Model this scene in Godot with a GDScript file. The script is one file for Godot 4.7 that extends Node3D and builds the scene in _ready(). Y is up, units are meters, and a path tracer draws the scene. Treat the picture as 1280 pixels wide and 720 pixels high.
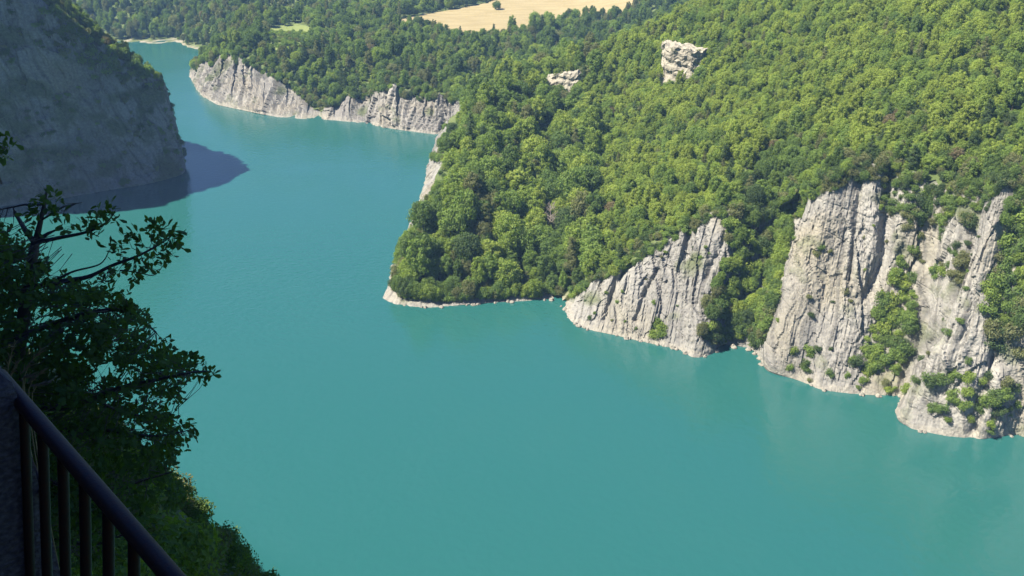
extends Node3D
# A reservoir between limestone cliffs, seen from a railed viewpoint in the shade.
const LENS := 1240.0
const EYE := Vector3(0, 150, 0)
var pitch := atan2(560.0, 1240.0)
var rng := RandomNumberGenerator.new()
var used := {}
var M := {}
var nz := {}

# ------------------------------------------------------------------ photograph pixel <-> place
func ray(px: float, py: float) -> Vector3:
	var cx := (px - 640.0) / LENS
	var cy := (360.0 - py) / LENS
	var d := Vector3(cx, cy * cos(pitch) - sin(pitch), -cos(pitch) - cy * sin(pitch))
	return d / -d.z

func on_water(px: float, py: float) -> Vector3:
	var d := ray(px, py)
	return EYE + d * (-EYE.y / d.y)

func at_z(px: float, py: float, z: float) -> Vector3:
	return EYE + ray(px, py) * z

func pix(p: Vector3) -> Vector2:
	var q := p - EYE
	var zc := -q.y * sin(pitch) - q.z * cos(pitch)
	var yc := q.y * cos(pitch) - q.z * sin(pitch)
	if zc < 0.1:
		return Vector2(-9999, -9999)
	return Vector2(640.0 + LENS * q.x / zc, 360.0 - LENS * yc / zc)

# ------------------------------------------------------------------ naming
func numbered(called: String) -> String:
	var n: int = used.get(called, 0)
	used[called] = n + 1
	return called if n == 0 else "%s_%03d" % [called, n]

func tag(o: Node, label: String, category: String, group := "", kind := "") -> Node:
	o.set_meta("label", label)
	o.set_meta("category", category)
	if group:
		o.set_meta("group", group)
	if kind:
		o.set_meta("kind", kind)
	return o

func put(called: String, mesh: Mesh, mat: Material, parent: Node = null) -> MeshInstance3D:
	var o := MeshInstance3D.new()
	o.mesh = mesh
	if mat:
		for i in mesh.get_surface_count():
			o.set_surface_override_material(i, mat)
	if parent:
		o.name = called
		parent.add_child(o, true)
	else:
		o.name = numbered(called)
		add_child(o, true)
	return o

func base(called: String, where: Vector3, turn := 0.0) -> Node3D:
	var o := Node3D.new()
	o.name = numbered(called)
	add_child(o, true)
	o.position = where
	o.rotation.y = turn
	return o

# ------------------------------------------------------------------ mesh helpers
func array_mesh(v: PackedVector3Array, idx: PackedInt32Array, col := PackedColorArray(), nor := PackedVector3Array(), into: ArrayMesh = null) -> ArrayMesh:
	var a := []
	a.resize(Mesh.ARRAY_MAX)
	a[Mesh.ARRAY_VERTEX] = v
	if col.size():
		a[Mesh.ARRAY_COLOR] = col
	if nor.size():
		a[Mesh.ARRAY_NORMAL] = nor
	a[Mesh.ARRAY_INDEX] = idx
	var m := into if into else ArrayMesh.new()
	m.add_surface_from_arrays(Mesh.PRIMITIVE_TRIANGLES, a)
	return m

class Soup:
	var v := PackedVector3Array()
	var n := PackedVector3Array()
	var i := PackedInt32Array()
	func tube(path: Array, radii: Array, sides := 8) -> void:
		var start := v.size()
		var u := Vector3.ZERO
		for k in path.size():
			var p: Vector3 = path[k]
			var t: Vector3 = (path[mini(k + 1, path.size() - 1)] - path[maxi(k - 1, 0)]).normalized()
			if k == 0:
				u = t.cross(Vector3.UP if absf(t.y) < 0.9 else Vector3.RIGHT).normalized()
			u = (u - t * u.dot(t)).normalized()
			var w := t.cross(u)
			for s in sides:
				var a := TAU * s / sides
				var d := u * cos(a) + w * sin(a)
				v.append(p + d * float(radii[k]))
				n.append(d)
		for k in path.size() - 1:
			for s in sides:
				var a := start + k * sides + s
				var b := start + k * sides + (s + 1) % sides
				i.append_array([a, a + sides, b, b, a + sides, b + sides])
		for e in [0, path.size() - 1]:
			var c := v.size()
			v.append(path[e])
			var t: Vector3 = (path[1] - path[0]) if e == 0 else (path[e] - path[e - 1])
			n.append((-t if e == 0 else t).normalized())
			for s in sides:
				var a: int = start + e * sides + s
				var b: int = start + e * sides + (s + 1) % sides
				i.append_array([c, a, b] if e == 0 else [c, b, a])
	func mesh() -> ArrayMesh:
		var a := []
		a.resize(Mesh.ARRAY_MAX)
		a[Mesh.ARRAY_VERTEX] = v
		a[Mesh.ARRAY_NORMAL] = n
		a[Mesh.ARRAY_INDEX] = i
		var m := ArrayMesh.new()
		m.add_surface_from_arrays(Mesh.PRIMITIVE_TRIANGLES, a)
		return m

# a height field through control points (thin plate), kept on a grid
class Field:
	var x0: float
	var z0: float
	var d: float
	var nx: int
	var nzz: int
	var h := PackedFloat32Array()
	func fit(pts: Array, bounds: Array, step: float, soft: float) -> void:
		x0 = bounds[0]; z0 = bounds[2]; d = step
		nx = int((bounds[1] - bounds[0]) / step) + 1
		nzz = int((bounds[3] - bounds[2]) / step) + 1
		var n := pts.size()
		var N := n + 3
		var A := []
		for r in n:
			var row := PackedFloat64Array()
			row.resize(N + 1)
			for c in n:
				row[c] = kern(pts[r], pts[c].x, pts[c].z) if r != c else soft
			row[n] = 1.0; row[n + 1] = pts[r].x * 0.01; row[n + 2] = pts[r].z * 0.01; row[N] = pts[r].y
			A.append(row)
		for k in 3:
			var row := PackedFloat64Array()
			row.resize(N + 1)
			for c in n:
				row[c] = [1.0, pts[c].x * 0.01, pts[c].z * 0.01][k]
			A.append(row)
		for k in N:
			var best := k
			for r in range(k + 1, N):
				if absf(A[r][k]) > absf(A[best][k]):
					best = r
			var tmp = A[k]; A[k] = A[best]; A[best] = tmp
			var pk: PackedFloat64Array = A[k]
			for r in range(k + 1, N):
				var pr: PackedFloat64Array = A[r]
				var f: float = pr[k] / pk[k]
				if f != 0.0:
					for c in range(k, N + 1):
						pr[c] -= f * pk[c]
					A[r] = pr
		var w := PackedFloat64Array()
		w.resize(N)
		for k in range(N - 1, -1, -1):
			var s: float = A[k][N]
			for c in range(k + 1, N):
				s -= A[k][c] * w[c]
			w[k] = s / A[k][k]
		h.resize(nx * nzz)
		for j in nzz:
			for i in nx:
				var x := x0 + i * d
				var z := z0 + j * d
				var s := w[n] + w[n + 1] * x * 0.01 + w[n + 2] * z * 0.01
				for c in n:
					s += w[c] * kern(pts[c], x, z)
				h[j * nx + i] = s
	func kern(p: Vector3, x: float, z: float) -> float:
		var r2 := ((p.x - x) * (p.x - x) + (p.z - z) * (p.z - z)) * 1e-4
		return 0.5 * r2 * log(r2) if r2 > 1e-9 else 0.0
	func at(x: float, z: float) -> float:
		var fx := clampf((x - x0) / d, 0.0, nx - 1.001)
		var fz := clampf((z - z0) / d, 0.0, nzz - 1.001)
		var i := int(fx)
		var j := int(fz)
		fx -= i
		fz -= j
		var k := j * nx + i
		return lerpf(lerpf(h[k], h[k + 1], fx), lerpf(h[k + nx], h[k + nx + 1], fx), fz)

# where the line of sight through a pixel meets a field
func sight(f: Field, px: float, py: float, near: float, far: float) -> Vector3:
	var d := ray(px, py)
	var z := near
	while z < far:
		var p := EYE + d * z
		if p.y < f.at(p.x, p.z):
			return p
		z += 2.0
	return EYE + d * far

func noise(s: int, freq: float, type := FastNoiseLite.TYPE_SIMPLEX_SMOOTH, octaves := 1) -> FastNoiseLite:
	var n := FastNoiseLite.new()
	n.seed = s
	n.frequency = freq
	n.noise_type = type
	n.fractal_type = FastNoiseLite.FRACTAL_FBM if octaves > 1 else FastNoiseLite.FRACTAL_NONE
	n.fractal_octaves = octaves
	if type == FastNoiseLite.TYPE_CELLULAR:
		n.cellular_return_type = FastNoiseLite.RETURN_CELL_VALUE
		n.cellular_jitter = 0.9
	return n

func noise_texture(s: int, freq: float, octaves: int, as_normal := false, bump := 4.0, ramp: Gradient = null, size := 512) -> NoiseTexture2D:
	var t := NoiseTexture2D.new()
	t.width = size
	t.height = size
	t.seamless = true
	t.noise = noise(s, freq, FastNoiseLite.TYPE_SIMPLEX_SMOOTH, octaves)
	t.as_normal_map = as_normal
	t.bump_strength = bump
	if ramp:
		t.color_ramp = ramp
	return t

func ramp(a: Color, b: Color) -> Gradient:
	var g := Gradient.new()
	g.set_color(0, a)
	g.set_color(1, b)
	return g

func lin(r: float, g: float, b: float) -> Color:
	return Color(r, g, b).linear_to_srgb()

func matte(c: Color, rough := 0.9) -> StandardMaterial3D:
	var m := StandardMaterial3D.new()
	m.albedo_color = c
	m.roughness = rough
	m.metallic_specular = 0.3
	return m

func materials() -> void:
	var rock := matte(Color.WHITE, 0.95)
	rock.vertex_color_use_as_albedo = true
	rock.uv1_triplanar = true
	rock.uv1_world_triplanar = true
	rock.uv1_scale = Vector3(0.07, 0.07, 0.07)
	rock.albedo_texture = noise_texture(5, 0.02, 5, false, 4.0, ramp(Color(0.72, 0.72, 0.74), Color(1, 1, 0.98)))
	rock.normal_enabled = true
	rock.normal_texture = noise_texture(6, 0.03, 5, true, 10.0)
	rock.normal_scale = 0.7
	M.rock = rock
	var soil := matte(Color.WHITE, 1.0)
	soil.vertex_color_use_as_albedo = true
	M.soil = soil
	var water := matte(lin(0.0140, 0.080, 0.078), 0.9)
	water.metallic_specular = 0.55
	water.uv1_triplanar = true
	water.uv1_world_triplanar = true
	water.uv1_scale = Vector3(0.0092, 0.0092, 0.0092)
	water.normal_enabled = true
	water.normal_texture = noise_texture(11, 0.016, 5, true, 5.0, null, 2048)
	water.normal_scale = 0.30
	water.roughness_texture = noise_texture(12, 0.0022, 4, false, 4.0, ramp(Color(0.03, 0.03, 0.03), Color(0.30, 0.30, 0.30)), 1024)
	M.water = water
	M.bark = matte(lin(0.10, 0.085, 0.07), 0.95)
	M.snag = matte(lin(0.30, 0.27, 0.24), 0.95)
	M.oak_bark = matte(lin(0.10, 0.085, 0.07), 0.95)
	M.leaf = leaf_material(Color.WHITE)
	M.oak_leaf = leaf_material(lin(0.112, 0.180, 0.055))
	M.straw = matte(Color.WHITE, 1.0)
	M.straw.vertex_color_use_as_albedo = true

func leaf_material(c: Color) -> StandardMaterial3D:
	var m := matte(c, 0.75)
	m.vertex_color_use_as_albedo = true
	m.backlight_enabled = true
	m.backlight = Color(0.95, 1.0, 0.50)
	m.metallic_specular = 0.25
	return m

# ------------------------------------------------------------------ terrain
func ground_color(p: Vector3) -> Color:
	var a: float = nz.mid.get_noise_3dv(p * 0.5) * 0.5 + 0.5
	var c := Color(0.055, 0.085, 0.026).lerp(Color(0.10, 0.12, 0.05), a)
	if p.y < (1.3 if p.z > -780.0 else 0.4) + nz.mid.get_noise_3dv(p * 2.0) * 0.7:
		c = Color(0.22, 0.20, 0.165)
	return c

func terrain(called: String, f: Field, poly: PackedVector2Array, label: String, lowest := -4.0, rough := 0.6) -> MeshInstance3D:
	var v := PackedVector3Array()
	var c := PackedColorArray()
	var idx := PackedInt32Array()
	for j in f.nzz:
		for i in f.nx:
			var x := f.x0 + i * f.d
			var z := f.z0 + j * f.d
			var y: float = f.h[j * f.nx + i] + nz.mid.get_noise_2d(x * 1.5, z * 1.5) * rough
			var p := Vector3(x, maxf(y, lowest), z)
			v.append(p)
			c.append(ground_color(p))
	for j in f.nzz - 1:
		for i in f.nx - 1:
			var k := j * f.nx + i
			if maxf(maxf(v[k].y, v[k + 1].y), maxf(v[k + f.nx].y, v[k + f.nx + 1].y)) <= lowest + 0.01:
				continue
			if poly.size() and not Geometry2D.is_point_in_polygon(Vector2(v[k].x + f.d * 0.5, v[k].z + f.d * 0.5), poly):
				continue
			idx.append_array([k, k + 1, k + f.nx, k + 1, k + f.nx + 1, k + f.nx])
	var o := put(called, array_mesh(v, idx, c), M.soil)
	tag(o, label, "hillside", "", "structure")
	return o

func sheet(called: String, f: Field, poly: PackedVector2Array, lift: float, step: float, ca: Color, cb: Color, label: String) -> void:
	var lo := poly[0]
	var hi := poly[0]
	for q in poly:
		lo = lo.min(q)
		hi = hi.max(q)
	var nx := int((hi.x - lo.x) / step) + 2
	var ny := int((hi.y - lo.y) / step) + 2
	var v := PackedVector3Array()
	var c := PackedColorArray()
	var idx := PackedInt32Array()
	for j in ny:
		for i in nx:
			var x := lo.x + i * step
			var z := lo.y + j * step
			v.append(Vector3(x, f.at(x, z) + lift + nz.mid.get_noise_2d(x * 1.5, z * 1.5) * 0.1, z))
			var t: float = nz.mid.get_noise_2d(x * 0.4, z * 1.2) * 0.5 + 0.5
			c.append(ca.lerp(cb, clampf(t + nz.fine.get_noise_2d(x, z) * 0.4, 0, 1)))
	for j in ny - 1:
		for i in nx - 1:
			var k := j * nx + i
			if Geometry2D.is_point_in_polygon(Vector2(v[k].x + step * 0.5, v[k].z + step * 0.5), poly):
				idx.append_array([k, k + 1, k + nx, k + 1, k + nx + 1, k + nx])
	var nor := PackedVector3Array()
	for p in v:
		nor.append(Vector3(f.at(p.x - 3, p.z) - f.at(p.x + 3, p.z), 6.0, f.at(p.x, p.z - 3) - f.at(p.x, p.z + 3)).normalized())
	tag(put(called, array_mesh(v, idx, c, nor), M.straw), label, "field", "", "structure")

# ------------------------------------------------------------------ cliffs
func near_line(q: Vector2, line: PackedVector2Array) -> float:
	var best := 1e9
	for k in line.size() - 1:
		best = minf(best, q.distance_squared_to(Geometry2D.get_closest_point_to_segment(q, line[k], line[k + 1])))
	return sqrt(best)

# stations every du metres along the coast: [foot, top]
func stations(pairs: Array, du: float, passes: int) -> Array:
	var F := PackedVector3Array()
	var T := PackedVector3Array()
	for k in pairs.size() - 1:
		var a = pairs[k]
		var b = pairs[k + 1]
		var n := maxi(1, int(((a[0] as Vector3).distance_to(b[0]) + (a[1] as Vector3).distance_to(b[1])) * 0.5 / du))
		for i in n:
			F.append((a[0] as Vector3).lerp(b[0], float(i) / n))
			T.append((a[1] as Vector3).lerp(b[1], float(i) / n))
	F.append(pairs[-1][0])
	T.append(pairs[-1][1])
	for p in passes:
		var F2 := F.duplicate()
		var T2 := T.duplicate()
		for k in range(1, F.size() - 1):
			F2[k] = (F[k - 1] + F[k] * 2.0 + F[k + 1]) * 0.25
			T2[k] = (T[k - 1] + T[k] * 2.0 + T[k + 1]) * 0.25
		F = F2
		T = T2
	return [F, T]

# a rock face between foot and top lines; st: amp, shear, ribs, light and dark rock, feats (pixel lines that stand out or cut in), field behind the top
func cliff(called: String, label: String, st: Array, from: int, to: int, nv: int, k: Dictionary) -> Dictionary:
	var F: PackedVector3Array = st[0]
	var T: PackedVector3Array = st[1]
	var v := PackedVector3Array()
	var c := PackedColorArray()
	var idx := PackedInt32Array()
	var feats: Array = k.get("feats", [])
	var boxes := []
	for ft in feats:
		var r := Rect2(ft[0][0], Vector2.ZERO)
		for q in ft[0]:
			r = r.expand(q)
		boxes.append(r.grow(ft[1] * 2.2))
	var field: Field = k.get("field", null)
	var inland := 4 if field else 0
	var nu := to - from + 1
	var du := (F[mini(from + 1, F.size() - 1)] - F[from]).length()
	var amp: float = k.get("amp", 1.0)
	var shear: float = k.get("shear", 0.0)
	var ribs: float = k.get("ribs", 1.0)
	var rows := nv + 2 + inland
	var c0: Color = k.light
	var c1: Color = k.dark
	var c2: Color = k.warm
	var s := 0.0
	for u in range(from, to + 1):
		var a := maxi(u - 6, 0)
		var b := mini(u + 6, F.size() - 1)
		var along := (F[b] + T[b] - F[a] - T[a])
		along.y = 0
		along = along.normalized()
		var out := Vector3(-along.z, 0, along.x) * float(k.get("side", 1.0))
		if u > from:
			s += maxf((F[u] - F[u - 1]).length(), (T[u] - T[u - 1]).length())
		var S := s + float(k.get("s0", 0.0))
		var crest: float = clampf(T[u].y / 12.0, 0.0, 1.0) * (nz.mid.get_noise_2d(S * 0.8, 77.0) * 1.6 + nz.cell.get_noise_2d(S * 1.3, 12.0) * 1.5) * float(k.get("jag", 1.0))
		var top := T[u] + Vector3(0, crest, 0)
		var hh := T[u].y
		var big := clampf(hh / 12.0, 0.45, 1.0) * amp
		var dir := (out * 0.94 + Vector3.UP * 0.34)
		v.append(F[u] - Vector3(0, 4, 0) - out * 0.5)
		c.append(c0)
		for j in nv + 1:
			var w := float(j) / nv
			var p := F[u].lerp(top, w)
			var belly := w * (1.0 - w)
			p += out * (belly * (nz.big.get_noise_2d(S * 0.6, p.y * 0.4) * 0.20 + float(k.get("belly", 0.0))) * hh)
			var y := p.y
			var warp: float = nz.mid.get_noise_2d(S * 0.5, y * 0.5 + 90.0)
			var sx := S + shear * y + warp * 2.2
			var rb: float = 1.0 - 2.0 * absf(nz.mid.get_noise_2d(sx * 1.1, y * 0.14))
			var rb2: float = 1.0 - 2.2 * absf(nz.fine.get_noise_2d(sx * 0.7, y * 0.07 + 300.0))
			var blk: float = nz.cell.get_noise_2d(sx * 1.0, y * 0.33 + warp * 3.0)
			var blk2: float = nz.cell.get_noise_2d(sx * 2.6 + 50.0, (y - 0.5 * S) * 1.1 + warp * 2.0)
			var fr: float = nz.fbm.get_noise_3d(p.x, p.y, p.z)
			var wild: float = clampf(0.6 + 1.1 * nz.mid.get_noise_2d(S * 0.28 + 31.0, y * 0.22), 0.2, 1.35)
			var crack: float = 1.0 - smoothstep(0.0, 0.07, absf(nz.mid.get_noise_2d(sx * 0.75 + 60.0, y * 0.07)))
			var crack2: float = 1.0 - smoothstep(0.0, 0.06, absf(nz.mid.get_noise_2d(sx * 0.35 + y * 0.5 + 400.0, y * 0.25 - S * 0.2)))
			var dd: float = nz.big.get_noise_2d(S, y * 0.5) * 1.8 + rb * 1.1 * ribs * lerpf(0.45, 1.0, w) + rb2 * 0.5 * ribs * lerpf(0.3, 1.0, w) + blk * 1.2 + blk2 * 0.6 - crack * 0.55 - crack2 * 0.45 - 0.35 * (1.0 - smoothstep(0.0, 0.10, absf(nz.fine.get_noise_2d(sx * 0.42 + 20.0, y * 0.045))))
			dd += wild * (fr * 0.7 + nz.fbm.get_noise_3d(p.x * 2.7, p.y * 1.7, p.z * 2.7) * 0.7)
			var soft := smoothstep(0.0, 0.10, w) * (1.0 - 0.75 * smoothstep(0.82, 1.0, w))
			dd *= big * lerpf(0.35, 1.0, soft)
			var q := pix(p)
			var cut := 0.0
			for n in feats.size():
				if (boxes[n] as Rect2).has_point(q):
					var t: float = near_line(q, feats[n][0]) / float(feats[n][1])
					var e := exp(-t * t * 1.3) * float(feats[n][2])
					dd += e
					cut += e
			p += dir * dd
			p.y = maxf(p.y, -0.3 if j else -0.5)
			v.append(p)
			# colour of the stone: bleached, grey, ochre, streaked, and lichen or grass on the ledges
			var t1: float = clampf(0.5 + nz.mid.get_noise_2d(S * 0.25 + 700.0, y * 0.12) * 0.9 + fr * 0.5, 0, 1)
			var col := c0.lerp(c1, t1)
			var t2: float = clampf(nz.mid.get_noise_3d(p.x * 0.35, p.y * 0.3, p.z * 0.35 + 40.0) * 1.6 - 0.2, 0, 1)
			col = col.lerp(c2, t2)
			var streak: float = clampf(nz.fine.get_noise_2d(sx * 0.9 + 900.0, y * 0.03) * 2.0 - 0.55, 0, 1)
			col = col.lerp(c1 * 0.6, streak * 0.75)
			var green: float = clampf(nz.mid.get_noise_3d(p.x * 0.55 + 11.0, p.y * 0.8, p.z * 0.55) * 2.4 - float(k.get("bare", 1.0)) + fr * 0.6, 0, 1)
			col = col.lerp(Color(0.09, 0.115, 0.045), green * 0.75)
			if y < 1.5 + nz.fine.get_noise_2d(S * 0.4, 5.0) * 0.8 and k.get("band", true):
				col = col.lerp(Color(0.325, 0.31, 0.275), float(k.get("pale", 0.5)))
			c.append(col)
		for j in inland:
			var w := (j + 1.0) / inland
			var p := T[u] - out * (w * 6.0) + dir * ((v[v.size() - 1 - j] - T[u]).dot(dir)) * (1.0 - w) * 0.6
			p.y = lerpf(T[u].y, field.at(p.x, p.z), w) + 0.5 * (1.0 - w) - 1.6 * w * w + nz.mid.get_noise_2d(p.x * 2, p.z * 2) * 0.4
			v.append(p)
			c.append(ground_color(p).lerp(c1 * 0.6, (1.0 - w) * 0.5))
	for u in nu - 1:
		for j in rows - 1:
			var a := u * rows + j
			idx.append_array([a, a + 1, a + rows, a + 1, a + rows + 1, a + rows])
	var o := put(called, array_mesh(v, idx, c), M.rock)
	tag(o, label, "cliff", "", "structure")
	return {"v": v, "nu": nu, "rows": rows, "nv": nv}

# ------------------------------------------------------------------ trees
# kind: lobes [centre, radius]; leaves are small bent faces spread over the lobes
func crown_mesh(sd: int, lobes: Array, count: int, size: float, flat: float, into: ArrayMesh = null) -> ArrayMesh:
	var r := RandomNumberGenerator.new()
	r.seed = sd
	var v := PackedVector3Array()
	var c := PackedColorArray()
	var idx := PackedInt32Array()
	var total := 0.0
	for l in lobes:
		total += l[1] * l[1]
	for l in lobes:
		var n := int(count * l[1] * l[1] / total)
		var tone := r.randf_range(0.85, 1.15)
		for k in n:
			var d := Vector3(r.randfn(), r.randfn() + 0.25, r.randfn()).normalized()
			var depth := 1.18 - 0.6 * pow(r.randf(), 1.4)
			var bump: float = 1.0 + 0.45 * nz.mid.get_noise_3dv((l[0] + d * l[1]) * 9.0)
			var p: Vector3 = l[0] + d * (l[1] * depth * bump) * Vector3(1, flat, 1)
			var nn := (d + Vector3(r.randfn(), r.randfn(), r.randfn()) * 0.5).normalized()
			var a := nn.cross(Vector3(r.randfn(), r.randfn(), r.randfn())).normalized()
			var b := nn.cross(a)
			var e := size * r.randf_range(0.6, 1.35)
			var w := v.size()
			v.append(p - a * e)
			v.append(p - b * e * 0.62 + nn * e * 0.22)
			v.append(p + a * e)
			v.append(p + b * e * 0.62 + nn * e * 0.22)
			var t := tone * r.randf_range(0.78, 1.22)
			var col := Color(t * r.randf_range(0.92, 1.10), t, t * r.randf_range(0.85, 1.1))
			for q in 4:
				c.append(col)
			idx.append_array([w, w + 1, w + 2, w, w + 2, w + 3])
	return array_mesh(v, idx, c, PackedVector3Array(), into)

func tree_kind(sd: int, form: String) -> Dictionary:
	var r := RandomNumberGenerator.new()
	r.seed = sd
	var lobes := []
	var s := Soup.new()
	if form == "round" or form == "tall":
		var hgt := 7.6 if form == "round" else 9.4
		var rad := 3.5 if form == "round" else 2.8
		var low := 0.7
		var fork := Vector3(r.randf_range(-0.2, 0.2), 2.6, r.randf_range(-0.2, 0.2))
		s.tube([Vector3(0, -1.0, 0), Vector3(0.05, 1.2, 0), fork, fork + Vector3(0.2, hgt * 0.3, 0.1)], [0.24, 0.2, 0.16, 0.06], 6)
		var n := 24 if form == "round" else 22
		var mid := Vector3(0, (low + hgt) * 0.5, 0)
		var up := (hgt - low) * 0.5
		for k in n:
			var w := (k + 0.5) / n
			var a := k * 2.4 + r.randf_range(-0.4, 0.4)
			var cy := lerpf(-0.75, 1.0, w)
			var ring := sqrt(maxf(0.0, 1.0 - cy * cy * 0.96))
			var rr := rad * r.randf_range(0.22, 0.42)
			var q := mid + Vector3(cos(a) * ring * (rad - rr * 0.75), cy * (up - rr * 0.6), sin(a) * ring * (rad - rr * 0.75)) * r.randf_range(0.85, 1.08) * Vector3(1, 1, 1)
			q.y = mid.y + (q.y - mid.y) * 1.0
			lobes.append([q, rr])
			if k % 2 == 0:
				s.tube([fork, fork.lerp(q, 0.6) + Vector3(0, -0.2, 0), q], [0.1, 0.06, 0.02], 4)
		lobes.append([mid, rad * 0.55])
		var leafy := crown_mesh(sd, lobes, 4400, 0.23, 0.85)
		return {"trunk": s.mesh(), "crown": leafy}
	if form == "pine":
		s.tube([Vector3(0, -1.0, 0), Vector3(0.1, 4, 0), Vector3(0.0, 9.5, 0.1)], [0.22, 0.16, 0.03], 6)
		for k in 15:
			var w := k / 14.0
			var a := k * 2.4 + r.randf_range(-0.4, 0.4)
			var q := Vector3(cos(a), 0, sin(a)) * (2.4 * (1.0 - w * 0.85)) * r.randf_range(0.45, 0.9)
			q.y = 2.6 + w * 6.6
			lobes.append([q, (1.15 - w * 0.55) * r.randf_range(0.8, 1.15)])
			s.tube([Vector3(0, q.y - 0.3, 0), q], [0.06, 0.02], 4)
		return {"trunk": s.mesh(), "crown": crown_mesh(sd, lobes, 2400, 0.19, 0.55)}
	# shrub
	for k in 8:
		var a := k * 2.4 + r.randf_range(-0.5, 0.5)
		var q := Vector3(cos(a), 0, sin(a)) * r.randf_range(0.25, 0.95)
		q.y = r.randf_range(0.5, 1.5)
		lobes.append([q, r.randf_range(0.45, 0.75)])
		s.tube([Vector3(0, -0.5, 0), Vector3(q.x * 0.4, q.y * 0.4, q.z * 0.4), q], [0.05, 0.035, 0.012], 4)
	return {"trunk": s.mesh(), "crown": crown_mesh(sd, lobes, 2200 if form == "bank" else 1100, 0.075 if form == "bank" else 0.13, 0.85)}

var kinds := []        # [form, trunk, crown, both]
var tones := {}
var forest := {}       # zone -> kind index -> [transforms, colours]
var singles := []      # candidates for trees of their own

func grow_kinds() -> void:
	var forms := ["round", "round", "round", "round", "tall", "tall", "tall", "pine", "pine", "shrub", "shrub", "shrub"]
	for k in forms.size():
		var t := tree_kind(100 + k * 7, forms[k])
		var both := ArrayMesh.new()
		both.add_surface_from_arrays(Mesh.PRIMITIVE_TRIANGLES, (t.crown as ArrayMesh).surface_get_arrays(0))
		both.add_surface_from_arrays(Mesh.PRIMITIVE_TRIANGLES, (t.trunk as ArrayMesh).surface_get_arrays(0))
		both.surface_set_material(0, M.leaf)
		both.surface_set_material(1, M.bark)
		kinds.append([forms[k], t.trunk, t.crown, both])
	# leaf colours, as reflectances
	tones = {
		"pale green": Color(0.290, 0.365, 0.085), "fresh green": Color(0.240, 0.325, 0.078), "mid green": Color(0.188, 0.275, 0.074),
		"deep green": Color(0.135, 0.208, 0.067), "olive": Color(0.195, 0.213, 0.105), "dark green": Color(0.092, 0.140, 0.060), "dry brown": Color(0.215, 0.182, 0.115),
	}
	for n in tones:
		M["tone " + n] = leaf_material((tones[n] as Color).linear_to_srgb())

func pick_kind(form: String) -> int:
	while true:
		var k := rng.randi_range(0, kinds.size() - 1)
		if kinds[k][0] == form:
			return k
	return 0

func plant(zone: String, p: Vector3, form: String, tone: String, size: float, may_stand_alone := true) -> void:
	var k := pick_kind(form)
	var t := Transform3D(Basis(Vector3.UP, rng.randf() * TAU).scaled(Vector3(size, size * rng.randf_range(0.8, 1.35), size)), p)
	var q := pix(p + Vector3(0, size * 4.0, 0))
	var rec := {"zone": zone, "k": k, "t": t, "tone": tone, "form": form, "far": p.distance_to(EYE), "q": q, "size": size, "shade": rng.randf_range(0.82, 1.18)}
	if may_stand_alone and q.x > 5 and q.x < 1275 and q.y > 5 and q.y < 715:
		singles.append(rec)
	else:
		mass(rec)

func mass(rec: Dictionary) -> void:
	if not forest.has(rec.zone):
		forest[rec.zone] = {}
	var z: Dictionary = forest[rec.zone]
	if not z.has(rec.k):
		z[rec.k] = [[], []]
	z[rec.k][0].append(rec.t)
	z[rec.k][1].append((tones[rec.tone] as Color) * float(rec.shade))

func tone_at(p: Vector3, bright: float) -> String:
	var t: float = nz.big.get_noise_2d(p.x * 2.2, p.z * 2.2) * 0.55 + rng.randfn() * 0.34 + bright
	if t > 0.62:
		return "pale green"
	if t > 0.26:
		return "fresh green"
	if t > -0.10:
		return "mid green"
	if t > -0.42:
		return "deep green"
	if t > -0.72:
		return "olive"
	return "dark green"

# jittered rows of trees over a field
func scatter(f: Field, zone: String, bounds: Array, gap: float, inside: Callable, size: Callable, bright: Callable, pines: float, alone := true) -> int:
	var n := 0
	var z: float = bounds[2]
	while z < bounds[3]:
		var x: float = bounds[0]
		while x < bounds[1]:
			var p := Vector3(x + rng.randf_range(-0.5, 0.5) * gap, 0, z + rng.randf_range(-0.5, 0.5) * gap)
			x += gap
			p.y = f.at(p.x, p.z)
			if p.y < 0.5 or not inside.call(p):
				continue
			var q := pix(p)
			if q.x < -140 or q.x > 1420 or q.y < -160 or q.y > 900:
				continue
			var form := "round"
			var w: float = rng.randf() + 0.3 * nz.big.get_noise_2d(p.z * 1.5, p.x * 1.5)
			var tone := tone_at(p, bright.call(p))
			if w < pines:
				form = "pine"
				tone = "dark green" if rng.randf() < 0.7 else "olive"
			elif rng.randf() < 0.004:
				tone = "dry brown"
			elif w > 0.55:
				form = "tall"
			plant(zone, p, form, tone, float(size.call(p)) * (0.5 + 0.95 * pow(rng.randf(), 1.5)) * (1.08 + 0.3 * nz.big.get_noise_2d(p.x * 3.0 + 500.0, p.z * 3.0)), alone)
			n += 1
		z += gap
	return n

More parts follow.
